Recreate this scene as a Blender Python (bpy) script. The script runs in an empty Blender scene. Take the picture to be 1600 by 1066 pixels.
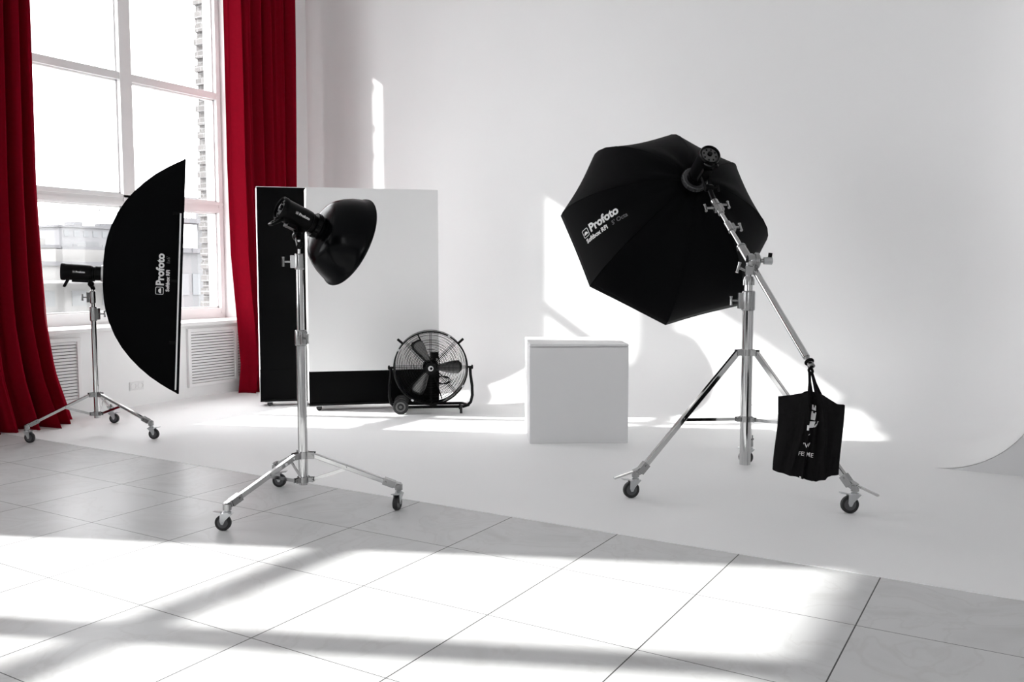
import bpy, math, random
from mathutils import Vector, Matrix
V = Vector
R = math.radians
sc = bpy.context.scene
COL = sc.collection

# ------------------------------------------------------------------ camera, sky, sun, exposure
cam = bpy.data.cameras.new('camera')
cam.sensor_width = 36.0
cam.lens = 1379.0 * 36.0 / 1600.0
cam.clip_start, cam.clip_end = 0.05, 400.0
cam_ob = bpy.data.objects.new('camera', cam)
cam_ob.location = (0, 0, 1.275)
cam_ob.rotation_euler = (R(90 - 4.409), 0, R(30.745))
COL.objects.link(cam_ob)
sc.camera = cam_ob

world = bpy.data.worlds.new('sky')
sc.world = world
world.use_nodes = True
bg = world.node_tree.nodes['Background']
bg.inputs['Color'].default_value = (1.0, 0.985, 1.0, 1)
bg.inputs['Strength'].default_value = 3.8

SUN_AZ, SUN_EL = R(23.4), R(29.9)
SUN = V((math.cos(SUN_AZ) * math.cos(SUN_EL), math.sin(SUN_AZ) * math.cos(SUN_EL), -math.sin(SUN_EL)))
sun = bpy.data.lights.new('sun', 'SUN')
sun.energy = 6.0
sun.angle = R(0.8)
sun.color = (1.0, 0.985, 0.96)
sun_ob = bpy.data.objects.new('sun', sun)
sun_ob.rotation_euler = SUN.to_track_quat('-Z', 'Y').to_euler()
sun_ob.location = (-20, -8, 14)
COL.objects.link(sun_ob)

for nm, y0, y1 in (('sky_portal', 3.7, 6.82), ('sky_portal', -1.55, 0.87), ('sky_portal', -7.4, -4.92)):      # sky light entering by the windows
    pl = bpy.data.lights.new(nm, 'AREA')
    pl.shape = 'RECTANGLE'
    pl.size, pl.size_y = y1 - y0, 3.7
    pl.cycles.is_portal = True
    po = bpy.data.objects.new(nm, pl)
    po.matrix_world = Matrix.Translation((-7.95, (y0 + y1) / 2, 2.62)) @ V((1, 0, 0)).to_track_quat('-Z', 'Z').to_matrix().to_4x4()
    COL.objects.link(po)

pl = bpy.data.lights.new('sky_portal', 'AREA')        # and by the unseen window added behind the camera for fill
pl.shape = 'RECTANGLE'
pl.size, pl.size_y = 1.8, 3.7
pl.cycles.is_portal = True
po = bpy.data.objects.new('sky_portal', pl)
po.matrix_world = Matrix.Translation((1.8, -9.25, 2.62)) @ V((0, 1, 0)).to_track_quat('-Z', 'Z').to_matrix().to_4x4()
COL.objects.link(po)

sc.view_settings.view_transform = 'Standard'
sc.view_settings.look = 'None'
sc.view_settings.gamma = 1.0
sc.view_settings.use_curve_mapping = False
sc.view_settings.exposure = 1.02
sc.cycles.max_bounces = 14
sc.cycles.diffuse_bounces = 10
sc.cycles.glossy_bounces = 6
sc.cycles.transparent_max_bounces = 16

# ------------------------------------------------------------------ materials
def mat(name, col, rough=0.6, metal=0.0, spec=0.5, noise=0.0, scale=20.0, bump=0.0, sheen=0.0, coat=0.0):
    m = bpy.data.materials.new(name)
    m.use_nodes = True
    nt = m.node_tree
    b = nt.nodes['Principled BSDF']
    b.inputs['Base Color'].default_value = (*col, 1)
    b.inputs['Roughness'].default_value = rough
    b.inputs['Metallic'].default_value = metal
    b.inputs['Specular IOR Level'].default_value = spec
    if sheen:
        b.inputs['Sheen Weight'].default_value = sheen
        b.inputs['Sheen Roughness'].default_value = 0.4
    if coat:
        b.inputs['Coat Weight'].default_value = coat
        b.inputs['Coat Roughness'].default_value = 0.1
    if noise or bump:
        tc = nt.nodes.new('ShaderNodeTexCoord')
        nz = nt.nodes.new('ShaderNodeTexNoise')
        nz.inputs['Scale'].default_value = scale
        nz.inputs['Detail'].default_value = 5
        nt.links.new(tc.outputs['Object'], nz.inputs['Vector'])
        if noise:
            mx = nt.nodes.new('ShaderNodeMix')
            mx.data_type = 'RGBA'
            mx.inputs[6].default_value = (*[c * (1 - noise) for c in col], 1)
            mx.inputs[7].default_value = (*[min(1, c * (1 + noise)) for c in col], 1)
            nt.links.new(nz.outputs['Fac'], mx.inputs[0])
            nt.links.new(mx.outputs[2], b.inputs['Base Color'])
        if bump:
            bp = nt.nodes.new('ShaderNodeBump')
            bp.inputs['Strength'].default_value = bump
            bp.inputs['Distance'].default_value = 0.01
            nt.links.new(nz.outputs['Fac'], bp.inputs['Height'])
            nt.links.new(bp.outputs['Normal'], b.inputs['Normal'])
    return m

M = {}
M['paint'] = mat('white_wall_paint', (0.86, 0.86, 0.86), 0.7, spec=0.25, noise=0.015, scale=1.5)
M['cyc'] = mat('white_studio_paint', (0.88, 0.88, 0.883), 0.6, spec=0.25, noise=0.02, scale=1.2)
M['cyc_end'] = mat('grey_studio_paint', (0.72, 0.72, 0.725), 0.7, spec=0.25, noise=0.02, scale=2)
M['frame'] = mat('white_window_plastic', (0.70, 0.705, 0.705), 0.35, spec=0.4, noise=0.01)
M['sill'] = mat('white_sill_paint', (0.82, 0.82, 0.82), 0.4, noise=0.01)
M['chrome'] = mat('chrome_tube', (0.56, 0.56, 0.56), 0.07, metal=1.0)
M['cast'] = mat('satin_cast_metal', (0.36, 0.36, 0.36), 0.24, metal=1.0, noise=0.06, scale=60)
M['zinc'] = mat('zinc_plated_steel', (0.52, 0.53, 0.54), 0.3, metal=0.9, noise=0.03, scale=40)
M['tire'] = mat('grey_black_rubber', (0.011, 0.011, 0.012), 0.55, noise=0.1, scale=30)
M['hub'] = mat('grey_wheel_plastic', (0.075, 0.075, 0.08), 0.5)
M['black_fabric'] = mat('black_softbox_fabric', (0.0016, 0.0016, 0.0020), 0.62, spec=0.05, noise=0.15, scale=9, bump=0.1)
M['black_plastic'] = mat('black_moulded_plastic', (0.002, 0.002, 0.0022), 0.34, spec=0.10, noise=0.1, scale=40)
M['black_gloss'] = mat('black_semi_gloss_paint', (0.003, 0.003, 0.0033), 0.3, spec=0.15, noise=0.05, scale=10)
M['black_satin'] = mat('black_satin_enamel', (0.0016, 0.0018, 0.0023), 0.2, spec=0.085, noise=0.05, scale=10)
M['grey_panel'] = mat('grey_control_panel', (0.10, 0.10, 0.10), 0.5, noise=0.05, scale=50)
M['ring_grey'] = mat('dark_grey_ring_plastic', (0.04, 0.04, 0.042), 0.4, noise=0.05)
M['hub_ring'] = mat('grey_hub_ring', (0.16, 0.16, 0.16), 0.35, metal=0.5)
M['print'] = mat('light_grey_print', (0.72, 0.72, 0.72), 0.6)
M['print_dim'] = mat('dark_grey_print', (0.10, 0.10, 0.105), 0.6)
M['white_fabric'] = mat('white_diffuser_fabric', (0.85, 0.85, 0.85), 0.8, noise=0.02, scale=40)
M['silver_ring'] = mat('frosted_silver_ring', (0.62, 0.62, 0.62), 0.4, metal=0.6)
M['foam_white'] = mat('white_foam_board', (0.90, 0.90, 0.90), 0.8, spec=0.2, noise=0.02, scale=2)
M['foam_black'] = mat('black_painted_board', (0.0022, 0.0022, 0.0024), 0.6, spec=0.05, noise=0.12, scale=3)
M['cube'] = mat('white_painted_plinth', (0.74, 0.74, 0.745), 0.6, spec=0.3, noise=0.015, scale=3)
M['alu'] = mat('brushed_aluminium_blade', (0.20, 0.20, 0.20), 0.36, metal=0.9, noise=0.1, scale=15)
M['bag'] = mat('black_cotton_canvas', (0.0095, 0.009, 0.0095), 0.85, spec=0.05, noise=0.2, scale=60, bump=0.25)
M['ceiling'] = mat('grey_ceiling_paint', (0.70, 0.70, 0.70), 0.8, spec=0.2, noise=0.02, scale=2)
M['dark'] = mat('painted_recess_shade', (0.02, 0.02, 0.02), 0.8, noise=0.1)  # shade of recesses and holes put into the colour
M['socket'] = mat('white_socket_plastic', (0.78, 0.78, 0.78), 0.3)
M['velvet'] = mat('crimson_velvet', (0.23, 0.0026, 0.0125), 0.8, spec=0.02, noise=0.1, scale=30, sheen=0.35)
_b = M['velvet'].node_tree.nodes['Principled BSDF']
_b.inputs['Sheen Tint'].default_value = (0.75, 0.012, 0.05, 1)
_b.inputs['Sheen Roughness'].default_value = 0.35
M['pale_back'] = mat('added_curtain_backing', (0.42, 0.27, 0.28), 0.9, spec=0.05, noise=0.03, scale=30)  # paler curtain back, added to cut red bounce onto the window frame
M['badge'] = mat('silver_badge', (0.6, 0.6, 0.6), 0.3, metal=0.8)
M['front_wall'] = mat('dark_grey_wall_paint', (0.06, 0.06, 0.06), 0.8, spec=0.2, noise=0.03, scale=2)
M['haze_a'] = mat('pale_far_plaster', (0.145, 0.145, 0.15), 0.9, spec=0, noise=0.05, scale=0.4)
M['haze_b'] = mat('pale_cream_plaster', (0.165, 0.162, 0.158), 0.9, spec=0, noise=0.05, scale=0.4)
M['haze_c'] = mat('pale_grey_plaster', (0.125, 0.127, 0.13), 0.9, spec=0, noise=0.05, scale=0.4)
M['haze_d'] = mat('grey_roof_felt', (0.115, 0.115, 0.12), 0.9, spec=0, noise=0.05, scale=0.4)
M['haze_e'] = mat('light_cream_plaster', (0.22, 0.217, 0.213), 0.9, spec=0, noise=0.05, scale=0.4)
M['haze_f'] = mat('light_window_glass', (0.18, 0.185, 0.19), 0.4, spec=0.2, noise=0.05)
M['haze_win'] = mat('far_window_glass', (0.11, 0.115, 0.12), 0.3, spec=0.3, noise=0.05)

def glass_mat():
    m = bpy.data.materials.new('window_glass')
    m.use_nodes = True
    nt = m.node_tree
    nt.nodes.clear()
    out = nt.nodes.new('ShaderNodeOutputMaterial')
    mx = nt.nodes.new('ShaderNodeMixShader')
    tr = nt.nodes.new('ShaderNodeBsdfTransparent')
    gl = nt.nodes.new('ShaderNodeBsdfGlossy')
    gl.inputs['Roughness'].default_value = 0.02
    tr.inputs['Color'].default_value = (0.97, 0.98, 0.98, 1)
    mx.inputs[0].default_value = 0.04
    nt.links.new(tr.outputs[0], mx.inputs[1])
    nt.links.new(gl.outputs[0], mx.inputs[2])
    nt.links.new(mx.outputs[0], out.inputs[0])
    return m
M['glass'] = glass_mat()

def brick_mat():
    m = bpy.data.materials.new('pale_brick_masonry')
    m.use_nodes = True
    nt = m.node_tree
    b = nt.nodes['Principled BSDF']
    tc = nt.nodes.new('ShaderNodeTexCoord')
    mp = nt.nodes.new('ShaderNodeMapping')
    mp.inputs['Rotation'].default_value = (R(90), 0, 0)
    br = nt.nodes.new('ShaderNodeTexBrick')
    br.inputs['Scale'].default_value = 4.0
    br.inputs['Color1'].default_value = (0.10, 0.095, 0.093, 1)
    br.inputs['Color2'].default_value = (0.07, 0.066, 0.065, 1)
    br.inputs['Mortar'].default_value = (0.16, 0.16, 0.16, 1)
    nt.links.new(tc.outputs['Object'], mp.inputs[0])
    nt.links.new(mp.outputs[0], br.inputs['Vector'])
    nt.links.new(br.outputs['Color'], b.inputs['Base Color'])
    b.inputs['Roughness'].default_value = 0.9
    return m
M['brick'] = brick_mat()

def tile_mat():
    m = bpy.data.materials.new('white_marble_tiles')
    m.use_nodes = True
    nt = m.node_tree
    N, L = nt.nodes.new, nt.links.new
    b = nt.nodes['Principled BSDF']
    tc = N('ShaderNodeTexCoord')
    sp = N('ShaderNodeSeparateXYZ')
    L(tc.outputs['Object'], sp.inputs[0])
    def mth(op, a, bb=None):
        n = N('ShaderNodeMath'); n.operation = op
        for i, x in enumerate((a, bb)):
            if x is None: continue
            if hasattr(x, 'default_value'): L(x, n.inputs[i])
            else: n.inputs[i].default_value = x
        return n.outputs[0]
    def line(axis, off, wd):
        t = mth('DIVIDE', mth('SUBTRACT', sp.outputs[axis], off), 0.6)
        fr = mth('FRACT', t)
        d = mth('MINIMUM', fr, mth('SUBTRACT', 1.0, fr))
        return t, mth('LESS_THAN', d, wd)
    tx, lx = line(0, -4.12, 0.0042)
    ty, ly = line(1, 2.113, 0.0030)
    grout = mth('MAXIMUM', lx, ly)
    cell = N('ShaderNodeCombineXYZ')
    L(mth('FLOOR', tx), cell.inputs[0]); L(mth('FLOOR', ty), cell.inputs[1])
    wn = N('ShaderNodeTexWhiteNoise')
    L(cell.outputs[0], wn.inputs['Vector'])
    # veins, shifted per tile
    sc_ = N('ShaderNodeVectorMath'); sc_.operation = 'SCALE'; sc_.inputs['Scale'].default_value = 7.0
    L(wn.outputs['Color'], sc_.inputs[0])
    ad = N('ShaderNodeVectorMath'); ad.operation = 'ADD'
    L(tc.outputs['Object'], ad.inputs[0]); L(sc_.outputs[0], ad.inputs[1])
    nz = N('ShaderNodeTexNoise'); nz.inputs['Scale'].default_value = 2.2; nz.inputs['Detail'].default_value = 8; nz.inputs['Distortion'].default_value = 1.6
    L(ad.outputs[0], nz.inputs['Vector'])
    vein = N('ShaderNodeValToRGB')
    e = vein.color_ramp.elements
    e[0].position = 0.30; e[0].color = (0.555, 0.553, 0.551, 1)
    e[1].position = 0.70; e[1].color = (0.645, 0.645, 0.648, 1)
    k = e.new(0.47); k.color = (0.625, 0.625, 0.628, 1)
    k = e.new(0.50); k.color = (0.585, 0.582, 0.58, 1)
    k = e.new(0.53); k.color = (0.63, 0.63, 0.632, 1)
    L(nz.outputs['Fac'], vein.inputs[0])
    mx = N('ShaderNodeMix'); mx.data_type = 'RGBA'
    L(grout, mx.inputs[0]); L(vein.outputs['Color'], mx.inputs[6])
    mx.inputs[7].default_value = (0.06, 0.06, 0.06, 1)
    L(mx.outputs[2], b.inputs['Base Color'])
    b.inputs['Roughness'].default_value = 0.34
    b.inputs['Specular IOR Level'].default_value = 0.11
    return m
M['tile'] = tile_mat()

# ------------------------------------------------------------------ mesh builder
class MB:
    """collects shapes in world coordinates, builds ONE mesh object"""
    def __init__(s, T=None):
        s.v, s.f, s.T = [], [], (T or Matrix.Identity(4))
    def add(s, vs, fs):
        o = len(s.v)
        s.v += [s.T @ V(p) for p in vs]
        s.f += [tuple(i + o for i in f) for f in fs]
        return s
    def box(s, c, size, X=None, Y=None, Z=None):
        X = V(X or (1, 0, 0)); Y = V(Y or (0, 1, 0)); Z = V(Z or (0, 0, 1)); c = V(c)
        a, b, d = [q / 2 for q in size]
        p = [c + X * (i * a) + Y * (j * b) + Z * (k * d) for i in (-1, 1) for j in (-1, 1) for k in (-1, 1)]
        return s.add(p, [(0, 1, 3, 2), (4, 6, 7, 5), (0, 4, 5, 1), (2, 3, 7, 6), (0, 2, 6, 4), (1, 5, 7, 3)])
    def bbox(s, x0, x1, y0, y1, z0, z1):
        return s.box(((x0 + x1) / 2, (y0 + y1) / 2, (z0 + z1) / 2), (abs(x1 - x0), abs(y1 - y0), abs(z1 - z0)))
    def beam(s, a, b, w, h, up=(0, 0, 1)):
        a, b = V(a), V(b); d = (b - a); l = d.length; d.normalize()
        side = d.cross(V(up)).normalized(); u = side.cross(d)
        return s.box((a + b) / 2, (l, w, h), d, side, u)
    def tube(s, pts, r, n=12, caps=True, closed=False):
        pts = [V(p) for p in pts]; m = len(pts)
        rs = r if isinstance(r, (list, tuple)) else [r] * m
        vs, fs, prev = [], [], None
        for i, p in enumerate(pts):
            if closed: t = pts[(i + 1) % m] - pts[i - 1]
            elif i == 0: t = pts[1] - p
            elif i == m - 1: t = p - pts[i - 1]
            else:
                t = (pts[i + 1] - p).normalized() + (p - pts[i - 1]).normalized()
                if t.length < 1e-6: t = p - pts[i - 1]
            t.normalize()
            if prev is None:
                x = t.cross(V((0, 0, 1)))
                if x.length < 0.05: x = t.cross(V((1, 0, 0)))
            else:
                x = prev - t * prev.dot(t)
            x.normalize(); y = t.cross(x); prev = x
            for k in range(n):
                a = 2 * math.pi * k / n
                vs.append(p + (x * math.cos(a) + y * math.sin(a)) * rs[i])
        for i in range(m if closed else m - 1):
            j = (i + 1) % m
            for k in range(n):
                fs.append((i * n + k, i * n + (k + 1) % n, j * n + (k + 1) % n, j * n + k))
        if caps and not closed:
            fs.append(tuple(range(n))[::-1]); fs.append(tuple((m - 1) * n + k for k in range(n)))
        return s.add(vs, fs)
    def lathe(s, o, axis, prof, n=32, ref=None, closed=False):
        """prof: (along axis, radius)"""
        o, a = V(o), V(axis).normalized()
        x = V(ref) if ref else (a.cross(V((0, 0, 1))) if abs(a.z) < 0.95 else a.cross(V((1, 0, 0))))
        x = (x - a * x.dot(a)).normalized(); y = a.cross(x)
        vs, fs = [], []
        for (d, r) in prof:
            for k in range(n):
                t = 2 * math.pi * k / n
                vs.append(o + a * d + (x * math.cos(t) + y * math.sin(t)) * max(r, 1e-5))
        m = len(prof)
        for i in range(m if closed else m - 1):
            j = (i + 1) % m
            for k in range(n):
                fs.append((i * n + k, i * n + (k + 1) % n, j * n + (k + 1) % n, j * n + k))
        return s.add(vs, fs)
    def disc(s, o, axis, r, h, n=24):
        return s.lathe(o, axis, [(0, 0), (0, r), (h, r), (h, 0)], n)
    def prism(s, poly, d):
        """poly: list of 3-D points, extruded by vector d"""
        n = len(poly); d = V(d)
        vs = [V(p) for p in poly] + [V(p) + d for p in poly]
        fs = [tuple(range(n))[::-1], tuple(range(n, 2 * n))] + [(i, (i + 1) % n, (i + 1) % n + n, i + n) for i in range(n)]
        return s.add(vs, fs)
    def build(s, name, m, parent=None, smooth=35, bevel=0.0):
        me = bpy.data.meshes.new(name)
        off = parent_loc(parent) if parent else V((0, 0, 0))
        me.from_pydata([p - off for p in s.v], [], s.f)
        me.validate()
        import bmesh
        b = bmesh.new(); b.from_mesh(me)
        bmesh.ops.remove_doubles(b, verts=b.verts, dist=1e-5)
        bmesh.ops.recalc_face_normals(b, faces=b.faces)
        b.to_mesh(me); b.free()
        me.materials.append(m if not isinstance(m, str) else M[m])
        if smooth:
            me.shade_smooth()
            me.set_sharp_from_angle(angle=R(smooth))
        ob = bpy.data.objects.new(name, me)
        COL.objects.link(ob)
        if parent: ob.parent = parent
        if bevel:
            bv = ob.modifiers.new('bevel', 'BEVEL'); bv.width = bevel; bv.segments = 2; bv.limit_method = 'ANGLE'
        return ob

def parent_loc(p):
    l = V((0, 0, 0))
    while p:
        l += p.location; p = p.parent
    return l

def thing(name, label, cat, loc, group=None):
    o = bpy.data.objects.new(name, None)
    o.empty_display_size = 0.1
    o.location = loc
    COL.objects.link(o)
    o['label'] = label; o['category'] = cat
    if group: o['group'] = group
    return o

def tag(o, label, cat, group=None):
    o['label'] = label; o['category'] = cat
    if group: o['group'] = group
    return o

def struct(o):
    o['kind'] = 'structure'
    return o

def struct_root(name, loc):
    o = bpy.data.objects.new(name, None); o.location = loc; COL.objects.link(o); o['kind'] = 'structure'
    return o

def frame(o, x, z):
    """matrix: local X along x, local Z near z"""
    x = V(x).normalized(); z = V(z); z = (z - x * z.dot(x)).normalized(); y = z.cross(x)
    m = Matrix((x, y, z)).transposed().to_4x4(); m.translation = V(o)
    return m

def text2d(txt, size, bold=0.0, align='LEFT'):
    c = bpy.data.curves.new('lettering', 'FONT')
    c.body = txt; c.size = size; c.align_x = align; c.offset = bold; c.resolution_u = 3
    o = bpy.data.objects.new('lettering', c); COL.objects.link(o)
    bpy.context.view_layer.update()
    me = bpy.data.meshes.new_from_object(o.evaluated_get(bpy.context.evaluated_depsgraph_get()))
    vs = [(v.co.x, v.co.y) for v in me.vertices]; fs = [tuple(p.vertices) for p in me.polygons]
    bpy.data.objects.remove(o); bpy.data.curves.remove(c); bpy.data.meshes.remove(me)
    return vs, fs

def logo2d(h):
    """rounded square ring with a dome inside, height h, lower left corner at 0,0"""
    vs, fs = [], []
    def ring(k, rr):
        out = []
        for cx, cy, a0 in ((1, 1, 0), (-1, 1, 90), (-1, -1, 180), (1, -1, 270)):
            for a in range(0, 91, 30):
                t = R(a0 + a)
                out.append((h / 2 + cx * (k - rr) + rr * math.cos(t), h / 2 + cy * (k - rr) + rr * math.sin(t)))
        return out
    a, b = ring(h / 2, h * .16), ring(h / 2 * .86, h * .11)
    n = len(a); vs += a + b
    fs += [(i, (i + 1) % n, (i + 1) % n + n, i + n) for i in range(n)]
    o = len(vs)
    dome = [(h / 2 + h * .33 * math.cos(R(t)), h * .30 + h * .36 * math.sin(R(t))) for t in range(0, 181, 15)]
    vs += dome; fs.append(tuple(range(o, o + len(dome))))
    return vs, fs

def map2d(mb, vf, fn):
    mb.add([fn(x, y) for x, y in vf[0]], vf[1])

# ------------------------------------------------------------------ room
XW, XF = -7.38, -7.85            # inner face of the window wall, window frame plane
YB, XR, RC, YE, HC = 7.75, 0.06, 0.60, 6.31, 4.95
W5 = (0.9, 2.7)
# tiled floor
mb = MB(); mb.bbox(-8.4, 3.6, -9.0, 8.1, -0.12, 0.0)
fl = struct(mb.build('floor', 'tile', smooth=0))
# cyclorama: painted floor, coved back wall, coved right wall, in one continuous surface
mb = MB()
path = [(XW + (XR - RC - XW) * i / 12, YB, 0, -1) for i in range(13)]
path += [(XR - RC + RC * math.sin(R(a)), YB - RC + RC * math.cos(R(a)), -math.sin(R(a)), -math.cos(R(a))) for a in range(6, 91, 6)]
path += [(XR, YB - RC + (YE - YB + RC) * i / 4, -1, 0) for i in range(1, 5)]
prof = [(RC * (1 - math.sin(R(a))), RC * (1 - math.cos(R(a)))) for a in range(0, 91, 5)] + [(0, 1.6), (0, 3.2), (0, HC)]
vs = [(x + nx * d, y + ny * d, z + 0.004) for (x, y, nx, ny) in path for (d, z) in prof]
n = len(prof)
fs = [(i * n + k, (i + 1) * n + k, (i + 1) * n + k + 1, i * n + k + 1) for i in range(len(path) - 1) for k in range(n - 1)]
mb.add(vs, fs)
cyw = mb.build('wall_back', 'cyc', smooth=60)
struct(cyw)
mb = MB()
mb.prism([(XW, 3.90, 0.0), (3.6, 3.90, 0.0), (3.6, YE, 0.0), (XR - RC, YE, 0.0), (XR - RC, YB - RC, 0.0), (XW, YB - RC, 0.0)], (0, 0, 0.004))
struct(mb.build('floor_painted', 'cyc', smooth=0))
# plain end of the coved right wall, facing the room
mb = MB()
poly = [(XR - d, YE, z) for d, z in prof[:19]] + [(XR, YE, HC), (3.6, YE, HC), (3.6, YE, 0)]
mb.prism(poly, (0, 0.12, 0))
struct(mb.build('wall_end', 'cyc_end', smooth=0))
mb = MB(); mb.bbox(3.6, 3.75, -9, YE, 0, HC); struct(mb.build('wall_right', 'paint', smooth=0))
mb = MB()
mb.bbox(-8.05, W5[0], -9.15, -9.0, 0, HC); mb.bbox(W5[1], 3.75, -9.15, -9.0, 0, HC)
mb.bbox(W5[0], W5[1], -9.15, -9.0, 0, .8); mb.bbox(W5[0], W5[1], -9.15, -9.0, 4.42, HC)
struct(mb.build('wall_front', 'front_wall', smooth=0))
mb = MB(); mb.bbox(-8.05, 3.75, -9.15, 8.0, HC, HC + 0.15); struct(mb.build('ceiling', 'ceiling', smooth=0))
# window wall with two splayed openings
HEAD, SILL = 4.42, 0.745
W1 = (3.72, 6.84); W2 = (-1.60, 0.88); W3 = (-7.40, -4.92); W4 = (6.98, 7.20)
mb = MB()
def pier(poly, z0=0.0, z1=HC):
    mb.prism([(x, y, z0) for x, y in poly], (0, 0, z1 - z0))
pier([(XW, 7.345), (XW, 8.0), (-8.05, 8.0), (-8.05, W4[1]), (XF, W4[1])])
pier([(XW, 6.94), (XW, 7.05), (XF, W4[0]), (-8.05, W4[0]), (-8.05, W1[1]), (XF, W1[1])])
pier([(XW, W2[1] + .22), (XW, W1[0] - .10), (XF, W1[0]), (-8.05, W1[0]), (-8.05, W2[1]), (XF, W2[1])])
pier([(XW, W3[1] + .22), (XW, W2[0] - .20), (XF, W2[0]), (-8.05, W2[0]), (-8.05, W3[1]), (XF, W3[1])])
pier([(XW, -9.0), (XW, W3[0] - .2), (XF, W3[0]), (-8.05, W3[0]), (-8.05, -9.0)])
for y0, y1 in ((W1[0] - .1, 6.94), (7.05, 7.345), (W2[0] - .2, W2[1] + .22), (W3[0] - .2, W3[1] + .22)):
    mb.bbox(-8.05, XW, y0, y1, 4.62 if y0 == W2[0] - .2 else HEAD, HC)
    mb.bbox(-8.05, XW, y0, y1, 0, SILL)
struct(mb.build('wall_left', 'paint', smooth=0))

def window(name, y0, y1, mull, ov=(.08, .08), z0=0.83, mid=(1.935, 2.055), up=(3.165, 3.235), z1=HEAD):
    w = struct_root(name, (XF, (y0 + y1) / 2, z0))
    X0, X1 = XF - 0.05, XF + 0.05
    mb = MB()
    fw = 0.055
    mb.bbox(X0 - .006, X1 + .006, y0, y0 + fw, z0, z1); mb.bbox(X0 - .006, X1 + .006, y1 - fw, y1 - .002, z0, z1)
    mb.bbox(X0, X1, y0, y1, z0 - .06, z0 + 0.06); mb.bbox(X0, X1, y0, y1, z1 - fw, z1)
    for m in mull:
        mb.bbox(X0 - .01, X1 + .012, m - .066, m + .066, z0, z1)
    mb.bbox(X0, X1, y0, y1, *mid); mb.bbox(X0, X1, y0, y1, *up)
    # sash beads inside each light, set back
    ys = [y0 + fw] + [q for m in mull for q in (m - .066, m + .066)] + [y1 - fw]
    zs = [z0 + .06, mid[0], mid[1], up[0], up[1], z1 - fw]
    for i in range(0, len(ys), 2):
        for k in range(0, len(zs), 2):
            a, b, c, d = ys[i], ys[i + 1], zs[k], zs[k + 1]
            t = 0.014
            mb.bbox(XF - .04, XF + .01, a, a + t, c, d); mb.bbox(XF - .04, XF + .01, b - t, b, c, d)
            mb.bbox(XF - .04, XF + .01, a, b, c, c + t); mb.bbox(XF - .04, XF + .01, a, b, d - t, d)
    # groove lines on the broad rail
    mb.bbox(X1, X1 + .012, y0, y1, mid[1] - .035, mid[1] - .012)
    mb.bbox(X1, X1 + .008, y0, y1, mid[0] + .012, mid[0] + .05)
    mb.build('window_frame', 'frame', w, smooth=0)
    g = MB()
    for i in range(0, len(ys), 2):
        for k in range(0, len(zs), 2):
            g.bbox(XF - .018, XF - .012, ys[i], ys[i + 1], zs[k], zs[k + 1])
    g.build('window_glass', 'glass', w, smooth=0)
    s = MB()
    s.prism([(XF, y0, SILL), (XF, y1, SILL), (XW, y1 + ov[1], SILL), (-7.275, y1 + ov[1], SILL), (-7.275, y0 - ov[0], SILL), (XW, y0 - ov[0], SILL)], (0, 0, 0.034))
    s.build('window_sill', 'sill', w, smooth=0, bevel=0.004)
    return w
window('window_1', W1[0], W1[1], [5.665])
window('window_2', W2[0], W2[1], [-0.30], z1=4.62)
window('fill_window_side', W3[0], W3[1], [-6.1])  # unseen, added further along the wall for more fill light
window('added_sun_slit', W4[0], W4[1], [], up=(2.72, 2.78))  # unseen slit behind the curtain, added to throw the thin sun strip
w5 = struct_root('fill_window_rear', ((W5[0] + W5[1]) / 2, -9.08, .8))  # unseen window, added in the rear wall as fill light
mb = MB()
for x in (W5[0] + .03, W5[1] - .03): mb.bbox(x - .04, x + .04, -9.13, -9.03, .8, 4.42)
for z in (.83, 2.0, 3.2, 4.39): mb.bbox(W5[0], W5[1], -9.125, -9.035, z - .04, z + .04)
mb.build('window_frame', 'frame', w5, smooth=0)
mb = MB(); mb.bbox(W5[0], W5[1], -9.083, -9.077, .8, 4.42); mb.build('window_glass', 'glass', w5, smooth=0)
# brick outer reveal beside the right-hand edge of the window
mb = MB()
random.seed(3)
z = -1.0
while z < 5.2:
    j = random.uniform(-.012, .012)
    mb.bbox(-8.42, -8.05, 7.06 + j - (0.03 if int(z / .075) % 2 else 0), 8.2, z, z + .075)
    z += .075
struct(mb.build('trim_1', 'brick', smooth=0))
# unseen drainpipe, added to cast the dark band across the sun patch
pp = struct_root('shadow_pipe', (-8.62, 4.44, -1))
mb = MB(); mb.tube([(-8.62, 4.44, -1), (-8.62, 4.44, 5.5)], .062, 16)
mb.build('pipe', 'haze_d', pp)
for z in (0.2, 2.2, 4.6):
    mb = MB()
    mb.lathe((-8.62, 4.44, z), (0, 0, 1), [(0, .062), (0, .072), (.05, .072), (.05, .062)], 16)
    mb.beam((-8.57, 4.40, z + .025), (-8.05, 3.69, z + .025), .02, .02)
    mb.build('bracket', 'zinc', pp)

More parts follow.
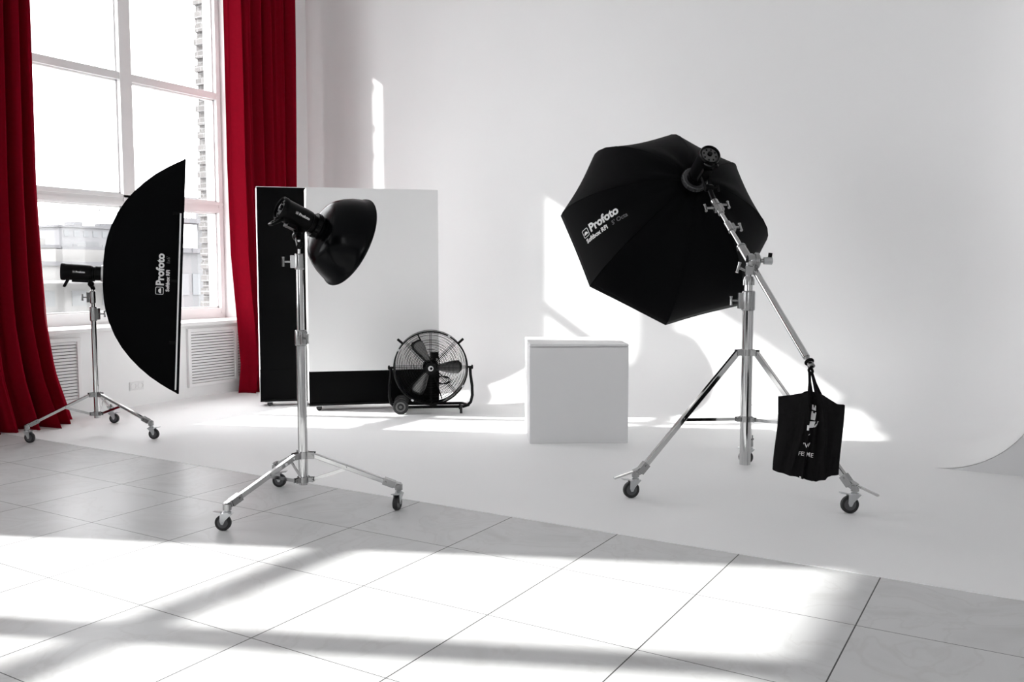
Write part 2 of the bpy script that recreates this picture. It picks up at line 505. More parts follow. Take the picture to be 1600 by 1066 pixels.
# ------------------------------------------------------------------ city outside
def block(name, label, mtl, X, D, y0, y1, z1, z0=-12, extra=None, wins=None, wm='haze_win'):
    b = thing(name, label, 'building', (X, (y0 + y1) / 2, z0))
    mb = MB(); mb.bbox(X - D, X, y0, y1, z0, z1); mb.build('wall', mtl, b, smooth=0)
    mb = MB(); mb.bbox(X - D - .2, X + .15, y0 - .15, y1 + .15, z1, z1 + .16); mb.build('parapet', 'haze_d', b, smooth=0)
    for (nm, ya, yb, za, zb, dd, mm) in (extra or []):
        e = MB(); e.bbox(X - dd - 1.2, X - dd, ya, yb, za, zb); e.build(nm, mm, b, smooth=0)
    for (ya, yb, za, zb) in (wins or []):
        e = MB(); e.bbox(X - .05, X + .03, ya, yb, za, zb); e.build('pane', wm, b, smooth=0)
    return b
b = block('apartment_building', 'tall pale block on the skyline with a rooftop hut and aerial', 'haze_a', -60, 12, 37.85, 47, 4.55,
      extra=[('roof_hut', 39.15, 39.8, 4.6, 5.0, .2, 'haze_d'), ('roof_hut', 41.6, 42.3, 4.6, 4.98, .2, 'haze_d')],
      wins=[(38.2 + i * .75, 38.6 + i * .75, z, z + .45) for i in range(9) for z in (3.9, 2.9)])
mb = MB(); mb.tube([(-60.5, 41.4, 4.6), (-60.5, 41.4, 6.0)], .03, 6); mb.beam((-60.5, 40.4, 5.85), (-60.5, 42.2, 6.05), .06, .06)
mb.build('aerial', 'haze_d', b)
block('apartment_building', 'small pale house far left beside the curtain edge', 'haze_b', -45, 8, 24.5, 28.2, 2.6,
      extra=[('roof_hut', 27.1, 27.9, 2.7, 3.1, .5, 'haze_b')], wins=[(27.4, 27.8, 1.9, 2.25)])
block('apartment_building', 'cream mid-distance building with a flat grey roof ledge', 'haze_b', -45, 8, 28.6, 42, 2.55,
      extra=[('roof_hut', 30.1, 30.9, 2.6, 3.0, .3, 'haze_c'), ('dormer', 29.3, 29.6, 2.6, 2.85, .3, 'haze_d')],
      wins=[(29 + i * 1.1, 29.5 + i * 1.1, 1.6, 2.1) for i in range(8)])
block('low_building', 'low cream building nearest to the window with long white ledge', 'haze_e', -32, 7, 17, 30, 1.55,
      extra=[('ledge', 17, 30, 0.9, 1.0, -1.3, 'haze_e'), ('roof_slope', 20.4, 24.5, 1.5, 2.2, .6, 'haze_b')],
      wins=[(18 + i * 1.3, 18.6 + i * 1.3, 0.0, .6) for i in range(9)], wm='haze_f')
b = block('balcony_building', 'grey neighbouring building with railed balcony behind tall softbox', 'haze_c', -24, 2, 19.35, 26, 1.93,
      wins=[(19.7, 20.0, .55, 1.25), (20.2, 20.45, .55, 1.25), (19.3, 19.55, .55, 1.25)])
mb = MB(); mb.bbox(-24.4, -24, 20.28, 21.4, 1.9, 3.6); mb.build('side_wall', 'haze_c', b, smooth=0)
mb = MB(); mb.bbox(-24.6, -23.8, 19.2, 21.4, 2.9, 3.05); mb.build('balcony_slab', 'haze_d', b, smooth=0)
mb = MB()
for i in range(12): mb.bbox(-23.83, -23.8, 19.2 + i * .19, 19.22 + i * .19, 3.05, 3.7)
mb.bbox(-23.84, -23.79, 19.2, 21.4, 3.45, 3.49); mb.bbox(-23.84, -23.79, 19.2, 21.4, 3.68, 3.72)
mb.build('railing', 'haze_d', b, smooth=0)
mb = MB()
for i in range(5): mb.bbox(-23.83, -23.81, 19.2 + i * .4, 19.215 + i * .4, 1.95, 2.25)
mb.bbox(-23.84, -23.8, 19.3, 20.4, 2.22, 2.25)
mb.build('roof_rail', 'haze_d', b, smooth=0)
mb = MB(); mb.bbox(-90, -10, -20, 70, -12.2, -12); struct(mb.build('ground', 'haze_b', smooth=0))

# ------------------------------------------------------------------ curtains
def curtain(name, label, edge_a, edge_b, X0, pleats, seed, ztop=4.75, amp=0.055, loc=None, curl=0.0, hem=0.0, flare=0.0, tuck=(1, 1)):
    """edge_a / edge_b: Y of the two vertical edges as [(z, y)...]"""
    def interp(tab, z):
        if z <= tab[0][0]: return tab[0][1]
        for (z0, y0), (z1, y1) in zip(tab, tab[1:]):
            if z <= z1: return y0 + (y1 - y0) * (z - z0) / (z1 - z0)
        return tab[-1][1]
    rnd = random.Random(seed)
    NU, NV = 330, 36
    ph = [rnd.uniform(0, 6.28) for _ in range(6)]
    vs, fs = [], []
    for j in range(NV + 1):
        t = j / NV
        z = 0.004 + (ztop - 0.004) * t ** 1.25
        ya, yb = interp(edge_a, z), interp(edge_b, z)
        low = max(0, 1 - z / 1.1)
        for i in range(NU + 1):
            u = i / NU
            w = u + 0.018 * math.sin(6.28 * u * 2.3 + ph[0]) + 0.012 * low * math.sin(6.28 * u * 4.1 + ph[1])
            ang = 6.28318 * pleats * w + ph[2] + 0.35 * math.sin(z * 0.9 + ph[3] + u * 5)
            q = math.sqrt(math.sin(ang / 2) ** 2 + .03)
            fold = 2.3 * (q ** 0.95 - 0.62) + 0.30 * math.sin(1.3 * ang + ph[4]) + 0.10 * math.sin(3.1 * ang + z * 1.1)
            a = amp * (0.8 + 0.35 * math.sin(6.28 * u * 1.7 + ph[5])) * (1 + 0.5 * low)
            x = X0 + a * fold + flare * low * low
            y = ya + (yb - ya) * u + 0.009 * math.sin(ang) * (1 if 0.03 < u < 0.97 else 0)
            tk = min(1.0, max(0, 1 - u / .09) * tuck[0] + max(0, (u - .91) / .09) * tuck[1])
            x += (-7.252 - x) * tk
            if curl: x += curl * max(0, (u - .72) / .28) ** 2
            if hem: x += hem * low ** 3 * (0.5 + 0.5 * math.sin(ang * .5))
            vs.append((max(x, -7.264), y, z))
    for j in range(NV):
        for i in range(NU):
            k = j * (NU + 1) + i
            fs.append((k, k + 1, k + NU + 2, k + NU + 1))
    mb = MB(); mb.add(vs, fs)
    ob = mb.build(name, 'velvet', None, smooth=180)
    if sum(p.normal.x * p.area for p in ob.data.polygons) < 0: ob.data.flip_normals()
    so = ob.modifiers.new('cloth_thickness', 'SOLIDIFY'); so.thickness = 0.002; so.offset = -1
    ob.data.materials.append(M['pale_back']); so.material_offset = 1
    return ob
c = curtain('curtain', 'crimson velvet curtain flaring onto the floor behind the strip softbox stand',
        [(0, 2.9), (5, 3.2)], [(0, 4.60), (.2, 4.55), (.44, 4.485), (.83, 4.435), (1.42, 4.405), (2, 4.39), (2.75, 4.395), (3.5, 4.40)],
        -7.11, 12, 5, amp=0.09, flare=0.05, hem=0.05, tuck=(0, 1))
tag(c, 'crimson velvet curtain flaring onto the floor behind the strip softbox stand', 'curtain', 'red velvet curtains')
c = curtain('curtain', '', [(0, 6.51), (.3, 6.55), (.79, 6.51), (1.45, 6.45), (2.4, 6.43), (3.07, 6.43), (4, 6.43)],
        [(0, 7.322), (5, 7.322)], -7.115, 7.6, 11, amp=0.09, flare=-0.02)
tag(c, 'crimson velvet curtain hanging straight behind the black and white boards', 'curtain', 'red velvet curtains')

# ------------------------------------------------------------------ radiator grilles, outlet
def grille(label, y0, y1, z0, z1, mids, cols):
    t = thing('radiator_grille', label, 'radiator cover', (XW, (y0 + y1) / 2, z0), 'radiator covers under the window')
    mb = MB(); mb.bbox(XW, XW + .004, y0 + .01, y1 - .01, z0 + .01, z1 - .01); mb.build('shade_sheet', 'dark', t, smooth=0)  # dark sheet standing in for the shade behind the slats
    mb = MB()
    b = .035
    mb.bbox(XW, XW + .032, y0, y1, z0, z0 + b); mb.bbox(XW, XW + .032, y0, y1, z1 - b, z1)
    for y in [y0 + b / 2, y1 - b / 2] + mids:
        mb.bbox(XW, XW + .031, y - b / 2, y + b / 2, z0 + b, z1 - b)
    mb.build('grille_frame', 'paint', t, smooth=0, bevel=0.002)
    mb = MB()
    k = 18
    for i in range(k):
        zc = z0 + b + (z1 - z0 - 2 * b) * (i + .5) / k
        h = (z1 - z0 - 2 * b) / k
        sl = V((0.45, 0, -0.9)).normalized()
        mb.box((XW + .016, (y0 + y1) / 2, zc), (h * 0.80, y1 - y0 - 2 * b, .004), sl, (0, 1, 0), sl.cross(V((0, 1, 0))))
    mb.build('louver_slats', 'paint', t, smooth=0)
    return t
grille('white louvred radiator cover beside the flaring red curtain', 3.6, 4.80, 0.115, 0.70, [], 1)
grille('white louvred radiator cover tinged red between softbox and hanging curtain', 5.965, 7.05, 0.115, 0.71, [6.585], 2)

t = thing('power_outlet', 'white double power outlet low on wall under window sill', 'outlet', (XW, 5.375, .2))
mb = MB(); mb.bbox(XW, XW + .011, 5.297, 5.450, 0.158, 0.24); mb.build('cover_plate', 'socket', t, smooth=0, bevel=.003)
for y in (5.335, 5.412):
    mb = MB(); mb.lathe((XW + .0112, y, .199), (1, 0, 0), [(0, .0), (0, .030), (.004, .030), (.004, .024), (-.004, .022), (-.004, 0)], 24)
    so = mb.build('socket', 'socket', t)
    mb = MB()
    for dz in (-.009, .009): mb.disc((XW + .0085, y + dz, .199), (1, 0, 0), .0062, .001, 12)
    mb.build('pin_hole_shade', 'dark', so)  # dark discs standing in for the shade inside the holes

# ------------------------------------------------------------------ rolling black / white boards
FE = V((0.732, 0.681, 0)); FB = V((-0.681, 0.732, 0))
def v_flat(label, corner, width, ret, ret_dir, z0, zs, z1, face, rret=0.0, group='rolling boards'):
    c = V(corner); t = thing('rolling_board', label, 'board', (c.x, c.y, 0), group)
    rd = V(ret_dir).normalized(); th = .05
    def slab(a, d, nrm, w, za, zb, name, m):
        mb = MB(); mb.box(a + d * (w / 2) + nrm * (th / 2) + V((0, 0, (za + zb) / 2)), (w, th, zb - za), d, nrm, (0, 0, 1))
        return mb.build(name, m, t, smooth=0, bevel=.002)
    slab(c, FE, FB, width, zs, z1, 'upper_panel', 'foam_white')
    # faces
    mb = MB(); mb.box(c + FE * (width / 2) - FB * .0015 + V((0, 0, (zs + z1 - .010) / 2)), (width - .012, .003, z1 - zs - .002), FE, FB, (0, 0, 1))
    mb.build('front_face', face, t, smooth=0)
    slab(c, FE, FB, width, z0, zs - .004, 'lower_panel', 'foam_black')
    rn = rd.cross(V((0, 0, 1))); rn = rn if rn.dot(FE) > 0 else -rn
    slab(c + FB * th, rd, rn, ret, z0, z1, 'return_panel', 'foam_white')
    if rret: slab(c + FE * (width - th - .002) + FB * th, FB, -FE, rret, z0, z1, 'return_panel', 'foam_white')
    mb = MB(); mb.box(c + FE * (width / 2) + FB * .06 + V((0, 0, z0 - .006)), (width, .14, .018), FE, FB, (0, 0, 1)); mb.build('base_plate', 'black_plastic', t, smooth=0)
    for u in (.075, width - .06):
        p = c + FE * u + FB * .012
        mb = MB(); mb.box(p + V((0, 0, z0 - .018)), (.07, .055, .004), FE, FB, (0, 0, 1)); 
        for sgn in (1,): mb.prism([p + FB * (sgn * .014) + V((0, 0, 0)) + FE * a + V((0, 0, b)) for a, b in ((-.02, z0 - .02), (.025, z0 - .02), (.012, .018), (-.004, .018))], FB * .002)
        k = mb.build('caster_fork', 'zinc', t, smooth=0)
        mb = MB(); mb.lathe(p + FE * .012 - FB * .011 + V((0, 0, .0295)), FB, [(0, 0), (0, .021), (.003, .0255), (.019, .0255), (.022, .021), (.022, 0)], 20)
        mb.build('caster_wheel', 'tire', k)
    return t
v_flat('black faced rolling board standing in front of the hanging red curtain', (-6.335, 5.955, 0), .56, .18, (-.76, .65, 0), .062, .360, 2.085, 'foam_black')
v_flat('white faced rolling board with black lower band behind the fan', (-5.735, 5.985, 0), 1.205, .27, (-.735, .678, 0), .066, .372, 2.05, 'foam_white', .17)

# ------------------------------------------------------------------ white plinth cube
FQ = V((0.842, 0.539, 0)).normalized(); BQ = V((-FQ.y, FQ.x, 0))
q0 = V((-3.217, 5.665, 0)); w, h = .738, .745
t = thing('plinth_cube', 'large white painted cube plinth standing on the studio floor', 'plinth', q0 + FQ * w / 2 + BQ * w / 2)
mb = MB(); mb.box(q0 + FQ * w / 2 + BQ * w / 2 + V((0, 0, .004 + h / 2 - .012)), (w, w, h - .024), FQ, BQ, (0, 0, 1)); mb.build('body', 'cube', t, smooth=0, bevel=.003)
mb = MB(); mb.box(q0 + FQ * w / 2 + BQ * w / 2 + V((0, 0, .004 + h - .010)), (w + .004, w + .004, .022), FQ, BQ, (0, 0, 1)); mb.build('top_panel', 'cube', t, smooth=0, bevel=.010)

# ------------------------------------------------------------------ light stand hardware
def tknob(parent, p, d, up=(0, 0, 1), s=1.0, mt='cast'):
    """T-shaped clamp screw pointing along d"""
    p, d = V(p), V(d).normalized()
    mb = MB(); mb.tube([p, p + d * .035 * s], .006 * s, 10)
    u = V(up); u = (u - d * u.dot(d)).normalized()
    e = p + d * .042 * s
    mb.tube([e - u * .026 * s, e - u * .014 * s, e + u * .014 * s, e + u * .026 * s], [.008 * s, .0062 * s, .0062 * s, .008 * s], 10)
    return mb.build('clamp_knob', mt, parent)

def caster(leg, ground, Rw, heading, wide=.026):
    g = V(ground); hd = V((math.cos(heading), math.sin(heading), 0)); ax = V((-hd.y, hd.x, 0))
    c = g + V((0, 0, Rw)); top = g + V((0, 0, 2 * Rw + .018)); sw = c - hd * Rw * .55
    mb = MB()
    hw = wide / 2
    mb.lathe(c - ax * hw, ax, [(0, Rw * .70), (0, Rw * .93), (.004, Rw), (wide - .004, Rw), (wide, Rw * .93), (wide, Rw * .70)], 28)
    mb.lathe(c - ax * hw, ax, [(0.001, Rw * .70), (.003, Rw * .66), (wide - .003, Rw * .66), (wide - .001, Rw * .70)], 28)
    w = mb.build('caster_wheel', 'tire', leg)
    mb = MB(); mb.lathe(c - ax * (hw - .002), ax, [(0, 0), (0, Rw * .67), (wide - .004, Rw * .67), (wide - .004, 0)], 24)
    mb.build('wheel_hub', 'hub', leg)
    mb = MB()
    for s in (-1, 1):
        o = ax * s * (hw + .003)
        P = lambda a, z: c + o + hd * a + V((0, 0, z))
        mb.prism([P(-Rw * 1.15, Rw * 1.12), P(Rw * .25, Rw * 1.12), P(Rw * .28, Rw * .2), P(Rw * .12, -Rw * .18), P(-Rw * .12, -Rw * .18), P(-Rw * .35, Rw * .3)], ax * s * .003)
    mb.box(c - hd * Rw * .45 + V((0, 0, Rw * 1.14)), (Rw * 1.4, wide + .012, .004), hd, ax, (0, 0, 1))
    mb.lathe(c - hd * Rw * .55 + V((0, 0, Rw * 1.14)), (0, 0, 1), [(0, .020), (.010, .020), (.012, .012), (.03, .012), (.03, 0)], 16)
    mb.tube([c - ax * (hw + .009), c + ax * (hw + .009)], .006, 10)
    mb.build('caster_fork', 'zinc', leg)
    mb = MB()
    q = c + hd * Rw * .25 + V((0, 0, Rw * 1.18))
    mb.prism([q - ax * .012, q + ax * .012, q + hd * Rw * .9 + ax * .016 + V((0, 0, Rw * .12)), q + hd * Rw * .9 - ax * .016 + V((0, 0, Rw * .12))], (0, 0, .005))
    mb.build('brake_lever', 'zinc', leg)
    return c - hd * Rw * .55 + V((0, 0, Rw * 1.14 + .03))

def roller_stand(label, base, feet, Rw, zc, zl, poles, top, knobs, headings, bw=.024, lever=False, tmid=.42, group='chrome roller stands'):
    """zc: collar the legs hinge on, zl: lower collar with braces; poles: [(z0,z1,radius)]; top: spigot z"""
    b = V((base[0], base[1], 0))
    t = thing('light_stand', label, 'light stand', b, group)
    P = lambda z: b + V((0, 0, z))
    for i, (z0, z1, r) in enumerate(poles):
        mb = MB(); mb.tube([P(z0), P(z1)], r, 24)
        mb.build('column' if i == 0 else 'riser', 'chrome', t)
    r0 = poles[0][2]
    # hinge collar
    mb = MB(); mb.lathe(P(zc), (0, 0, 1), [(-.018, r0), (-.018, r0 + .009), (.018, r0 + .009), (.018, r0)], 20)
    mb2 = MB(); mb2.lathe(P(zl), (0, 0, 1), [(-.016, r0), (-.016, r0 + .008), (.016, r0 + .008), (.016, r0)], 20)
    for f in feet:
        d = (V((f[0], f[1], 0)) - b).normalized(); s = d.cross(V((0, 0, 1)))
        for k in (-1, 1):
            mb.box(P(zc) + d * (r0 + .022) + s * k * (bw / 2 + .003), (.036, .004, .034), d, s, (0, 0, 1))
            mb2.box(P(zl) + d * (r0 + .018) + s * k * .011, (.03, .004, .026), d, s, (0, 0, 1))
        mb.tube([P(zc) + d * (r0 + .03) - s * .021, P(zc) + d * (r0 + .03) + s * .021], .006, 10)
        mb2.tube([P(zl) + d * (r0 + .026) - s * .016, P(zl) + d * (r0 + .026) + s * .016], .005, 10)
    mb.build('hinge_collar', 'cast', t); mb2.build('brace_collar', 'cast', t)
    for i, f in enumerate(feet):
        g = V((f[0], f[1], f[2] if len(f) > 2 else 0.0))
        d = (V((f[0], f[1], 0)) - b).normalized(); s = d.cross(V((0, 0, 1)))
        e = g - V((math.cos(headings[i]), math.sin(headings[i]), 0)) * Rw * .55
        e = V((e.x, e.y, g.z + 2 * Rw + .045))
        d2 = (V((e.x, e.y, 0)) - b).normalized()
        a = P(zc) + d * (r0 + .03)
        fin = e - d2 * .03 + V((0, 0, .012))
        mb = MB(); mb.beam(a, fin, bw, bw)
        leg = mb.build('leg', 'chrome', t, smooth=0, bevel=.004)
        mb = MB(); ld = (fin - a).normalized()
        mb.beam(fin - ld * .055, fin + ld * .008, bw + .010, bw + .010)
        mb.beam(fin - ld * .01, e + d2 * .008, bw + .004, bw + .006)
        mb.lathe(e + V((0, 0, -.020)), (0, 0, 1), [(0, .013), (0, .021), (.030, .021), (.034, .015), (.034, 0)], 18)
        mb.tube([fin - ld * .04 - s * (bw / 2 + .011), fin - ld * .04 + s * (bw / 2 + .011)], .006, 10)
        mb.build('leg_end', 'cast', leg)
        if lever:
            mb = MB(); mb.beam(e + V((0, 0, .014)), e + d2 * .13 + V((0, 0, -.022)), .022, .010); mb.build('lock_lever', 'chrome', leg, smooth=0, bevel=.003)
        m = a + (fin - a) * tmid
        lo = P(zl) + d * (r0 + .026)
        mb = MB(); mb.beam(lo, m - V((0, 0, bw * .3)), .006, .018)
        mb.tube([m - s * (bw / 2 + .006), m + s * (bw / 2 + .006)], .005, 8)
        mb.build('brace', 'chrome', leg, smooth=0)
        caster(leg, g, Rw, headings[i])
    for (z, hgt, r, side) in knobs:      # clamp castings on the column
        mb = MB(); sd = V(side).normalized()
        mb.lathe(P(z), (0, 0, 1), [(-hgt / 2, r - .008), (-hgt / 2, r + .002), (-hgt / 2 + .006, r + .006), (hgt / 2 - .006, r + .006), (hgt / 2, r + .002), (hgt / 2, r - .008)], 24)
        mb.box(P(z) + sd * (r + .012), (.028, .034, hgt * .8), sd, sd.cross(V((0, 0, 1))), (0, 0, 1))
        cst = mb.build('clamp_casting', 'cast', t, bevel=.002)
        tknob(cst, P(z) + sd * (r + .024), sd)
    return t, P

def spigot(t, P, z0, z1, r=.008):
    mb = MB(); mb.tube([P(z0), P(z1)], r, 14); mb.build('spigot', 'chrome', t)

CR = V((.859, .511, 0)); CF = V((-.511, .859, 0))      # across / away, seen from the camera side
LB = (-6.365, 4.272)
LS, LP = roller_stand('chrome roller stand holding the tall strip softbox before the window', LB,
    [(-6.477, 3.789), (-6.692, 4.65, .004), (-5.783, 4.351, .004)], .040, .318, .166,
    [(.13, .96, .0205), (.90, 1.04, .017), (1.03, 1.14, .0135)], 1.15,
    [(.955, .115, .021, CR), (1.085, .10, .016, -CR)], [R(20), R(30), R(25)], bw=.022)
spigot(LS, LP, 1.13, 1.20)
CB = (-3.387, 3.479)
CS, CP = roller_stand('chrome roller stand in the middle holding the black reflector', CB,
    [(-3.429, 2.961), (-3.848, 3.752), (-2.923, 3.704)], .040, .292, .158,
    [(.13, .96, .0255), (.90, 1.35, .0195)], 1.42,
    [(.928, .085, .026, CR * .55 - CF * .8), (1.335, .085, .020, -CR)], [R(208), R(28), R(285)], bw=.027)
spigot(CS, CP, 1.37, 1.45)
BB = (-1.438, 5.092)
BS, BP = roller_stand('heavy chrome boom stand holding the octagonal softbox', BB,
    [(-1.936, 4.575, .004), (-1.630, 5.791, .004), (-.813, 4.87, .004)], .047, .815, .425,
    [(.155, 1.10, .032), (1.02, 1.235, .0235)], 1.25,
    [(1.115, .115, .033, -CR)], [R(226), R(205), R(211)], bw=.03, lever=True, tmid=.56)

# boom arm with its swivel
BT = V((-1.8655, 5.5735, 1.829)); 
BV = V((-1.452, 5.150, 1.345)); BD = (BT - BV).normalized(); BE = BV - BD * .80
def bpt(s): return BV + BD * s
bm = bpy.data.objects.new('boom_arm', None)
mb = MB(); mb.tube([bpt(-.80), bpt(.10)], .0185, 20)
arm = mb.build('boom_arm', 'chrome', BS)
mb = MB(); mb.tube([bpt(.05), bpt(.50)], .0135, 18); mb.build('boom_extension', 'chrome', arm)
mb = MB(); mb.tube([bpt(-.80), bpt(-.845)], .013, 14); mb.tube([bpt(-.835), bpt(-.87)], .017, 14); mb.build('boom_end_cap', 'cast', arm)
mb = MB(); mb.tube([bpt(-.05), bpt(.13)], [.026, .026], 20); mb.tube([bpt(.125), bpt(.135)], .029, 20); mb.tube([bpt(-.06), bpt(-.05)], .029, 20)
swl = V((.859, .511, 0)) * 1.0
mb.build('boom_sleeve', 'cast', arm)
tknob(arm, bpt(.33) + CR * .015, CR, BD, 1.25)
mb = MB(); mb.tube([bpt(.29), bpt(.37)], .021, 16); mb.box(bpt(.33) + CR * .018, (.03, .03, .05), CR, CR.cross(BD), BD); mb.build('extension_clamp', 'cast', arm)
mb = MB(); mb.tube([bpt(.47), bpt(.585)], .021, 16); mb.box(bpt(.53), (.058, .034, .06), CR, CR.cross(BD), BD); mb.tube([bpt(.55) , bpt(.60)], .024, 16); gc = mb.build('head_clamp', 'cast', arm)
tknob(gc, bpt(.53) - CR * .028, -CR, BD, 1.2); tknob(gc, bpt(.565) + CR * .026, CR, BD, 1.2)
# swivel between column and boom
bpv = V((BB[0], BB[1], 1.235))
mb = MB()
mb.lathe(bpv + V((0, 0, -.03)), (0, 0, 1), [(0, .0235), (0, .034), (.03, .034), (.05, .026), (.05, 0)], 20)
mb.tube([bpv, bpv + V((0, 0, .10))], .017, 14)
hub = V((BB[0], BB[1], 1.345)) + CR * .045
mb.lathe(hub - CR * .055, CR, [(0, 0), (0, .034), (.012, .042), (.028, .042), (.028, .036), (.042, .036), (.042, .047), (.062, .047), (.07, .035), (.07, 0)], 28)
mb.tube([hub, hub + CR * .06], .012, 12)
mb.box(bpv + V((0, 0, .055)), (.05, .045, .05), CR, CF, (0, 0, 1))
sv = mb.build('swivel_joint', 'cast', BS)
mb = MB(); mb.lathe(hub + CR * .04, CR, [(0, .012), (0, .021), (.045, .024), (.048, .02), (.05, 0)], 18); mb.build('swivel_handle', 'zinc', sv)
tknob(sv, bpv + V((0, 0, .055)) - CR * .025 - CF * .02, -CR * .8 - CF * .3 + V((0, 0, .3)), s=1.2)
mb = MB(); mb.tube([hub + CR * .075 + V((0, 0, .02)), hub + CR * .078 + V((0, 0, .045))], .012, 12); mb.build('handle_tip', 'black_plastic', sv)

# ------------------------------------------------------------------ flash heads
def flash_head(label, rear, axis, mount, up=(0, 0, 1), L=.30, r=.064, text_side=1, collar='black_plastic', handle=0.0, text=True, ms=.52):
    """rear: centre of the rear face, axis: direction of light, mount: top of the spigot that carries it"""
    T = frame(rear, axis, up); o = V(rear)
    t = thing('flash_head', label, 'flash head', o, 'studio flash heads')
    X = lambda s: o + T.to_3x3() @ V((s, 0, 0))
    ax = T.to_3x3() @ V((1, 0, 0)); sy = T.to_3x3() @ V((0, 1, 0)); uz = T.to_3x3() @ V((0, 0, 1))
    mb = MB(T)
    mb.lathe((0, 0, 0), (1, 0, 0), [(.018, 0), (.018, r * .86), (.0, r * .90), (-.004, r * .98), (.004, r * 1.06), (.022, r * 1.06), (.03, r * 1.0), (L * .66, r * .97), (L * .73, r * .93), (L * .76, r * .80), (L * .76, 0)], 40)
    # grip bulge under the body
    mb.box((L * .47, 0, -r * .92), (L * .42, r * .95, r * .55))
    mb.build('body', 'black_plastic', t, bevel=0.0)
    mb = MB(T)
    mb.lathe((L * .74, 0, 0), (1, 0, 0), [(0, r * .78), (0, r * .86), (.01, r * .88), (.012, r * .80), (.024, r * .80), (.026, r * .9), (L * .26, r * .9), (L * .26, 0)], 36)
    mb.build('front_collar', collar, t)
    mb = MB(T)
    mb.lathe((.0125, 0, 0), (1, 0, 0), [(.004, 0), (0, 0), (0, r * .84), (.004, r * .84)], 36)
    pn = mb.build('control_panel', 'grey_panel', t)
    mb = MB(T)
    mb.lathe((.012, 0, .006), (-1, 0, 0), [(0, .016), (.012, .015), (.014, .012), (.014, 0)], 20)
    mb.build('dial', 'black_plastic', pn)
    for k in range(8):
        a = R(45 * k + 20)
        mb = MB(T); mb.box((.010, math.cos(a) * r * .62, math.sin(a) * r * .62), (.006, .009, .009)); mb.build('button', 'black_plastic', pn, smooth=0)
    # handle loop
    mb = MB(T)
    pts = [(-.0 + .03, -.035, -r * .85), (.006, -.034, -r * 1.25), (-.012, -.02, -r * 1.6), (-.012, .02, -r * 1.6), (.006, .034, -r * 1.25), (.03, .035, -r * .85)]
    if handle: pts = [(x, y, z) for x, y, z in [(.05, -.012, -r * .8), (.035, -.012, -r * 1.3), (.022, -.01, -r * 1.75), (.022, .01, -r * 1.75), (.035, .012, -r * 1.3), (.05, .012, -r * .8)]]
    mb.tube(pts, .0085 if not handle else .011, 10)
    mb.build('handle', 'black_plastic', t)
    # tilting bracket down to the spigot
    m = V(mount); b0 = X(L * ms) - uz * r * 1.05
    md = (b0 - m)
    mb = MB()
    up_ = V((0, 0, 1)) if md.z > .02 else md.normalized()
    k0 = m + md * .55
    mb.tube([m - md.normalized() * .02, m + md * .25, k0], [.0165, .0165, .014], 16)
    mb.lathe(k0 - sy * .026, sy, [(0, 0), (0, .020), (.008, .024), (.044, .024), (.052, .020), (.052, 0)], 20)
    for s in (-1, 1): mb.beam(k0 + sy * s * .020, b0 + sy * s * .022 + uz * .02, .008, .026, up=ax)
    mb.box(b0 + uz * .012, (.075, .05, .02), ax, sy, uz)
    br = mb.build('tilt_bracket', 'black_plastic', t)
    tknob(br, k0 + sy * .026 * text_side, sy * text_side, uz, .9, 'black_plastic')
    tknob(br, m - md.normalized() * .005 + sy * .012 * text_side, sy * text_side, uz, .6, 'black_plastic')
    if text:
        rr = r * .985 + .0012
        def cyl(x, y, x0, a0=0.0):
            a = a0 + y / rr
            return T @ V((x0 + x, text_side * rr * math.cos(a), rr * math.sin(a)))
        mb = MB(); h = .021
        vf = text2d('Profoto', h, .0006)
        wdt = max(v[0] for v in vf[0])
        s0 = L * .36
        if text_side < 0: map2d(mb, vf, lambda x, y: cyl(x, y - .004, s0)); lg = s0 - .02
        else: map2d(mb, vf, lambda x, y: cyl(wdt - x, y - .004, s0)); lg = s0 + wdt + .004
        map2d(mb, logo2d(.015), lambda x, y: cyl(x, y - .004, lg))
        mb.build('lettering', 'print', t, smooth=0)
    return t

n_oct = V((-.581, .666, -.467)).normalized(); c_oct = V((-2.327, 6.093, 1.612))
LAX = V((.626, .78, 0)).normalized()
SB_AX = V((.626, .78, -.055)).normalized(); SB_FC = V((-5.935, 4.756, 1.240)); SB_D = .56
lh_rear = SB_FC - SB_AX * (SB_D + .285 + .012)
lax_h = V((.80, .60, 0.0)).normalized()
flash_head('black flash head behind the tall strip softbox by the window', lh_rear, SB_AX, LP(1.165), L=.285, ms=.70, text_side=-1, handle=1, collar='black_plastic')
c_ax = V((0.3418, 0.8541, -0.3920)).normalized()
c_rear = V((-3.5313, 3.4858, 1.6249))
flash_head('black flash head tilted down into the black reflector', c_rear, c_ax, CP(1.425), L=.248, text_side=-1)
o_rear = c_oct - n_oct * .885
flash_head('black flash head at top of the boom behind the octagonal softbox', o_rear, n_oct, bpt(.585), L=.285, text_side=-1, text=False)

